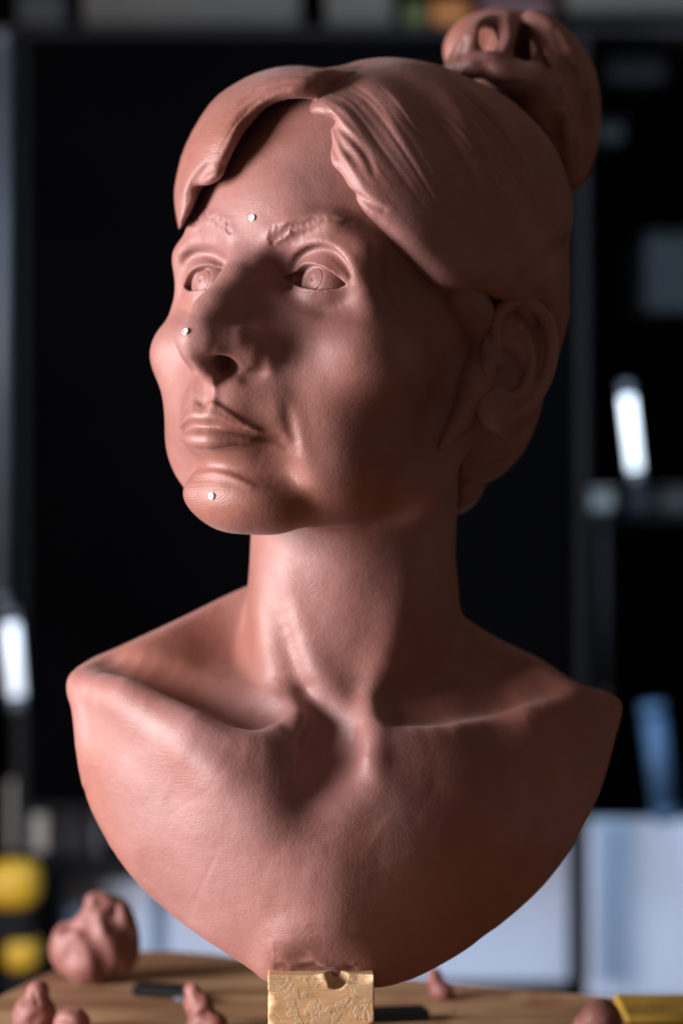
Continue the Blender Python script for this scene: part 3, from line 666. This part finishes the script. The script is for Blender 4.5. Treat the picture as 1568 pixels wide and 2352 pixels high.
# right hand side
shelfbox('tin', 'dim grey tin right of the bun, in the upper right', 'tin', M_dark, 1395, 1530, 110, 190, YB+.12)
shelfbox('tin', 'small dim tin right of the bun, lower of the two', 'tin', M_dark, 1370, 1435, 285, 330, YB+.12)
shelfbox('case', 'dim blue-grey case at the right edge, level with the eyes', 'case', M_dark, 1480, 1640, 540, 720, YB+.14)
shelfbox('jar', 'pale jar on the right, left one of the row under the glowing tube', 'jar', M_grey, 1352, 1410, 1130, 1178, YB+.08)
shelfbox('jar', 'pale jar on the right, middle one of the row under the glowing tube', 'jar', M_dark, 1440, 1500, 1125, 1178, YB+.08)
shelfbox('jar', 'pale jar on the right edge, last one of the row under the glowing tube', 'jar', M_dark, 1515, 1600, 1125, 1178, YB+.08)
tag(obj('shelf_board', pbox(1345, 1700, 1182, 1196, YB+.06, .2), M_blackmetal), 'black shelf board on the right under the row of jars', 'shelf')
def tube(name, label, cat, p0, p1, r, y, mat, endmat):
    x0, z0 = bp(*p0, y); x1, z1 = bp(*p1, y); t = empty(name, ((x0+x1)/2, y, (z0+z1)/2)); tag(t, label, cat)
    v = Vector((x1-x0, 0, z1-z0)); L = v.length; q = v.to_track_quat('Z', 'Y').to_euler()
    def cyl(rr, a, b):
        def f(bm):
            m = bmesh.ops.create_cone(bm, cap_ends=True, segments=24, radius1=rr, radius2=rr, depth=b-a)
            bmesh.ops.translate(bm, verts=m['verts'], vec=(0, 0, (a+b)/2))
        return f
    o = obj('tube', cyl(r, -L/2, L/2), mat, t, True); o.rotation_euler = q
    for s in (-1, 1):
        e = obj('end_cap', cyl(r*1.04, s*L/2-.006, s*L/2+.006), endmat, t, True); e.rotation_euler = q
    return t
tube('light_tube', 'glowing white light tube hanging tilted on the right, behind the neck', 'lamp', (1438, 895), (1460, 1095), .0052, YB-.02, M_tube, M_steel)
M_tube2 = plain('lit_tube_dim', (.8, .85, .9), .4, emit=((.72, .85, 1.0), 1.0))
tube('light_tube', 'glowing white light tube at the left edge, beside the shoulder', 'lamp', (24, 1415), (40, 1615), .0062, YB-.02, M_tube2, M_steel)
tube('blue_tube', 'dull blue tube upright on the right, above the pale panel', 'tube', (1498, 1630), (1528, 1872), .0105, YB-.01, M_blue, M_blue)
tube('steel_pole', 'grey-blue steel pole at the left edge of the picture', 'pole', (4, 90), (2, 1380), .006, YB-.02, M_steel, M_steel)
M_cable = plain('grey_cable', (.008, .01, .012), .8, spec=.2)
tube('cable', 'thin grey cable hanging straight down on the right, right of the shoulder', 'cable', (1386, 1200), (1390, 1600), .003, YB-.01, M_cable, M_cable)
# yellow and black tools at the left edge
for (cx, cy, r, lab) in ((30, 2040, .020, 'yellow and black tool at the left edge, upper of the two'), (48, 2200, .013, 'yellow and black tool at the left edge, lower of the two')):
    t = empty('hand_tool'); tag(t, lab, 'tool', 'yellow tools at the left edge'); x, z = bp(cx, cy, YB-.06)
    obj('grip', lambda bm: box(bm, x-r*1.1, x+r, YB-.06, YB-.02, z-r, z+r, r*.6), M_yellow, t, True)
    obj('handle', lambda bm: box(bm, x-r*1.3, x+r*.8, YB-.055, YB-.025, z-r*2.6, z-r*.98, r*.3), M_blackmetal, t)
# ------------------------------------------------------------------ work table, post and scraps
TZ = ZOFF-.229
def wood(name, c1, c2, scale=(3, 40, 40), flake=0.0, bump=.0004):
    m, nt, p = newmat(name); L = nt.links.new; tc = N(nt, 'ShaderNodeTexCoord'); mp = N(nt, 'ShaderNodeMapping'); mp.inputs['Scale'].default_value = scale
    L(tc.outputs['Object'], mp.inputs['Vector']); n1 = N(nt, 'ShaderNodeTexNoise', Scale=1.5, Detail=8, Distortion=.6); L(mp.outputs[0], n1.inputs['Vector'])
    cr_ = N(nt, 'ShaderNodeValToRGB'); cr_.color_ramp.elements[0].position = .35; cr_.color_ramp.elements[1].position = .62
    cr_.color_ramp.elements[0].color = (*c1, 1); cr_.color_ramp.elements[1].color = (*c2, 1); L(n1.outputs[0], cr_.inputs[0])
    n2 = N(nt, 'ShaderNodeTexNoise', Scale=9, Detail=4); L(tc.outputs['Object'], n2.inputs['Vector'])
    mx = N(nt, 'ShaderNodeMix', data_type='RGBA', blend_type='MULTIPLY'); mx.inputs[0].default_value = .8
    c3 = N(nt, 'ShaderNodeValToRGB'); c3.color_ramp.elements[0].color = (.55, .45, .4, 1); c3.color_ramp.elements[0].position = .4; c3.color_ramp.elements[1].position = .55; L(n2.outputs[0], c3.inputs[0])
    L(cr_.outputs[0], mx.inputs[6]); L(c3.outputs[0], mx.inputs[7]); p.inputs['Roughness'].default_value = .6
    n4 = N(nt, 'ShaderNodeTexNoise', Scale=16, Detail=6, Distortion=1.2); L(tc.outputs['Object'], n4.inputs['Vector']); m4 = N(nt, 'ShaderNodeMapRange'); m4.inputs[1].default_value = .55; m4.inputs[2].default_value = .68; m4.inputs[4].default_value = .75; L(n4.outputs[0], m4.inputs[0])
    m5 = N(nt, 'ShaderNodeMix', data_type='RGBA'); L(m4.outputs[0], m5.inputs[0]); L(mx.outputs[2], m5.inputs[6]); m5.inputs[7].default_value = (.24, .09, .055, 1); L(m5.outputs[2], p.inputs['Base Color'])
    b = N(nt, 'ShaderNodeBump', Strength=1, Distance=bump); L(n1.outputs[0], b.inputs['Height']); L(b.outputs[0], p.inputs['Normal']); return m
M_table = wood('worn_plywood', (.27, .145, .065), (.50, .33, .18))
def tabletop(bm):
    pts = [(-.34,-.25),(.42,-.25),(.42,.04),(.159,.175),(.065,.221),(.02,.242),(-.04,.286),(-.067,.306),(-.09,.317),(-.110,.315),(-.128,.300),(-.146,.253),(-.161,.193),(-.20,.05),(-.34,-.06)]
    lo = [bm.verts.new((x, y, TZ-.022)) for x, y in pts]; hi = [bm.verts.new((x, y, TZ)) for x, y in pts]
    bm.faces.new(lo[::-1]); bm.faces.new(hi)
    for i in range(len(pts)): j = (i+1) % len(pts); bm.faces.new((lo[i], lo[j], hi[j], hi[i]))
TBL = empty('sculpting_table'); tag(TBL, 'worn plywood work table with rounded corner under the bust, smeared with clay', 'table')
obj('table_top', tabletop, M_table, TBL)
for x, y in ((-.2, -.2), (.38, -.2), (.3, .15), (-.12, .2)): obj('leg', (lambda x, y: lambda bm: box(bm, x-.025, x+.025, y-.025, y+.025, 0, TZ-.022, .003))(x, y), M_table, TBL)
# post that carries the bust
def postmat():
    m, nt, p = newmat('flaked_wood'); L = nt.links.new; tc = N(nt, 'ShaderNodeTexCoord'); P = tc.outputs['Object']
    mp = N(nt, 'ShaderNodeMapping'); mp.inputs['Scale'].default_value = (90, 90, 900); L(P, mp.inputs['Vector'])
    g = N(nt, 'ShaderNodeTexNoise', Scale=1.2, Detail=6); L(mp.outputs[0], g.inputs['Vector'])
    f = N(nt, 'ShaderNodeTexNoise', Scale=55, Detail=9, Roughness=.62, Distortion=.8); L(P, f.inputs['Vector'])
    mk = N(nt, 'ShaderNodeMapRange'); mk.inputs[1].default_value = .50; mk.inputs[2].default_value = .53; L(f.outputs[0], mk.inputs[0])
    a = N(nt, 'ShaderNodeValToRGB'); a.color_ramp.elements[0].color = (.44, .26, .11, 1); a.color_ramp.elements[1].color = (.62, .42, .23, 1); L(g.outputs[0], a.inputs[0])
    b_ = N(nt, 'ShaderNodeValToRGB'); b_.color_ramp.elements[0].color = (.44, .30, .155, 1); b_.color_ramp.elements[1].color = (.60, .43, .25, 1); n3 = N(nt, 'ShaderNodeTexNoise', Scale=120, Detail=5); L(P, n3.inputs['Vector']); L(n3.outputs[0], b_.inputs[0])
    mx = N(nt, 'ShaderNodeMix', data_type='RGBA'); L(mk.outputs[0], mx.inputs[0]); L(a.outputs[0], mx.inputs[6]); L(b_.outputs[0], mx.inputs[7]); L(mx.outputs[2], p.inputs['Base Color'])
    ad = N(nt, 'ShaderNodeMath', operation='MULTIPLY_ADD'); L(mk.outputs[0], ad.inputs[0]); ad.inputs[1].default_value = .0002; 
    g2 = N(nt, 'ShaderNodeMath', operation='MULTIPLY'); L(g.outputs[0], g2.inputs[0]); g2.inputs[1].default_value = .00035; L(g2.outputs[0], ad.inputs[2])
    vc = N(nt, 'ShaderNodeTexVoronoi', feature='DISTANCE_TO_EDGE', Scale=70, Randomness=1); wd = N(nt, 'ShaderNodeTexNoise', Scale=90, Detail=3); L(P, wd.inputs['Vector'])
    sw = N(nt, 'ShaderNodeVectorMath', operation='MULTIPLY_ADD'); L(wd.outputs['Color'], sw.inputs[0]); sw.inputs[1].default_value = (.012,)*3; L(P, sw.inputs[2]); L(sw.outputs[0], vc.inputs['Vector'])
    ck = N(nt, 'ShaderNodeMapRange'); ck.inputs[1].default_value = 0; ck.inputs[2].default_value = .04; ck.inputs[3].default_value = -.00005; ck.inputs[4].default_value = 0; L(vc.outputs['Distance'], ck.inputs[0])
    a3 = N(nt, 'ShaderNodeMath', operation='ADD'); L(ad.outputs[0], a3.inputs[0]); L(ck.outputs[0], a3.inputs[1])
    b = N(nt, 'ShaderNodeBump', Strength=1, Distance=1); L(a3.outputs[0], b.inputs['Height']); L(b.outputs[0], p.inputs['Normal']); p.inputs['Roughness'].default_value = .5; return m
PY = -42.   # front face, mm
pl, pt = pix(615, 2241, PY), pix(859, 2241, PY)
def post_f(p):
    x, y, z = p[:, 0], p[:, 1], p[:, 2]; cx = (pl[0]+pt[0])/2; hw = (pt[0]-pl[0])/2; zt = pl[2]; cy = PY+hw
    d = np.maximum(np.maximum(np.abs(x-cx)-hw, np.abs(y-cy)-hw), np.maximum(z-zt, -229-z)).astype(F32)
    dn = F32(.35)*(np.sin(z*.9+2*np.sin(z*.31))*np.sin(y*.7+1)+np.sin(z*.53+1)*np.sin(x*.25)); d = d+np.where(d > -3, dn*.35, 0)
    n = pix(772, 2246, PY); d = smax(d, -(np.sqrt((x-n[0])**2+(z-n[2])**2+((y-n[1])*.45)**2)-4.6), .5)
    n2 = pix(815, 2248, PY); d = smax(d, -ell(p, n2+A(0, 0, 0), (7, 2.5, 2.2)), .6)
    return d
PF = Field(post_f)
for k in range(14):
    z = rng.uniform(-226, -180); s_ = rng.choice([pl[0], pt[0]]); PF.br.append(Brush([[s_, PY, z], [s_+rng.normal(0, .5), PY, z+rng.uniform(1, 4)]], rng.uniform(.8, 1.8), -rng.uniform(.4, 1.3)))
PF.br.append(Brush([pix(742, 2244, PY), pix(752, 2256, PY)], 1.4, 1.3))
me = surface_nets(PF, (-34, -48, -232), (18, 6, -172), .6 if DRAFT else .45, 'wooden_post', proj=1)
o = link('wooden_post', me, postmat(), None); tag(o, 'square flaking wooden post with a notch in its top edge, carrying the bust', 'post')
# scraps of clay
def lump(name, label, cat, spec, parent=None, h=1.0, grp=None, seed=1, cuts=()):
    """spec: list of (px, py, y mm, radii mm)"""
    r_ = np.random.default_rng(seed)
    def f(p):
        d = None
        for px, py, y, rad in spec:
            e = ell(p, pix(px, py, y), rad); d = e if d is None else smin(d, e, 3)
        return smax(d, -229.3-p[:, 2], 1)
    F_ = Field(f); cs = np.array([pix(a, b, c) for a, b, c, _ in spec]); rm = max(max(s[3]) for s in spec)
    for pp, rr, aa in cuts: F_.stroke(pp, rr, aa)
    for k in range(44):
        i = r_.integers(len(spec)); v = r_.normal(size=3); v /= np.linalg.norm(v); q = cs[i]+v*np.array(spec[i][3])
        q2 = q+r_.normal(size=3)*rm*.35; F_.br.append(Brush([q, q2], rm*r_.uniform(.06, .22), rm*r_.uniform(-.16, .10)))
    lo, hi = cs.min(0)-rm*1.25-1, cs.max(0)+rm*1.25+1
    me = surface_nets(F_, lo, hi, h, name); o = link(name, me, M_clay2, parent); tag(o, label, cat, grp); return o
M_clay2 = clay('raw_clay', prints=.4, col=(.215, .088, .070), rough=.5)
lump('clay_lump', 'large torn lump of clay on the table at lower left, with folded top', 'clay', [(165,2180,230,(11,12,13)), (225,2165,228,(15,15,18)), (265,2130,230,(10,11,15)), (235,2085,226,(9,8,7)), (205,2215,226,(13,12,9)), (280,2170,230,(9,10,15))], seed=4, cuts=[([(200,2110),(208,2150),(236,2200),(240,2245)], 3.5, [-3,-6,-6,-3]), ([(222,2080),(250,2100),(262,2130)], 3.5, [-3,-5,-4]), ([(160,2130),(205,2125)], 3, -3), ([(260,2110),(300,2160),(306,2210)], 3, [-2,-4,-2]), ([(215,2072),(205,2062)], 2, 3)])
bx = bpy.data.objects['clay_lump']
lump('clay_ball', 'small clay ball with a pellet on top, at the lower left of the table', 'clay', [(80,2330,108,(9.5,9.5,9)), (86,2280,108,(5,5,5)), (62,2345,108,(6,6,6))], h=.8, seed=2, grp='small balls of clay')
lump('clay_ball', 'small clay ball in front, right of the one with a pellet', 'clay', [(165,2352,98,(8,8,7)), (178,2362,98,(5,6,5))], h=.8, seed=3, grp='small balls of clay')
lump('clay_scrap', 'pale upright shred of clay on the table, left of the post', 'clay', [(445,2300,118,(4,4,8)), (466,2325,116,(5,6,8)), (492,2352,114,(6,6,5)), (432,2285,120,(2.5,2.5,5)), (460,2360,116,(6,6,5))], h=.8, seed=5)
lump('clay_scrap', 'small dark crumb of clay on the table, right of the post', 'clay', [(1000,2262,190,(4,4,6)), (1018,2280,188,(5,5,5)), (996,2244,190,(2.5,2.5,4))], h=.8, seed=6)
lump('clay_ball', 'clay ball at the lower right of the table, beside the yellow strip', 'clay', [(1380,2342,102,(9,9,9)), (1352,2362,102,(7,7,6))], h=.9, seed=7, grp='small balls of clay')
# flat tools on the table
def slab(name, label, cat, mat, parts):
    t = empty(name); tag(t, label, cat)
    for nm, px, py, L_, W_, H_2, rz, z, m in parts:
        s = .229/((py-1176)/5800.)-1; x = (px-784)/5800.*(1+s)
        o = obj(nm, (lambda L_, W_, H_2: lambda bm: box(bm, -L_/2, L_/2, -W_/2, W_/2, 0, H_2, min(H_2, W_)*.25))(L_, W_, H_2), m or mat, t); o.location = (x, s, TZ+.0005+z); o.rotation_euler = (0, 0, rz)
    return t
M_ystrip = plain('worn_yellow_paint', (.42, .27, .025), .8, .35, 40)
M_toolgrey = plain('grey_tool_metal', (.16, .19, .22), .35, .1, 20, .6)
slab('modelling_tool', 'dark flat modelling tool lying on the table, left of the post', 'tool', M_blackmetal, [('handle', 375, 2290, .028, .012, .005, -.25, 0, None), ('blade', 445, 2302, .016, .009, .002, -.25, 0, M_toolgrey)])
slab('modelling_tool', 'dark steel tool on the table, just right of the post', 'tool', M_toolgrey, [('handle', 905, 2345, .030, .014, .005, .2, 0, M_blackmetal), ('blade', 870, 2345, .012, .010, .002, .2, 0, None)])
slab('yellow_strip', 'yellow strip lying on the table at the lower right corner', 'strip', M_ystrip, [('strip_body', 1600, 2330, .07, .05, .004, 0, 0, None)])
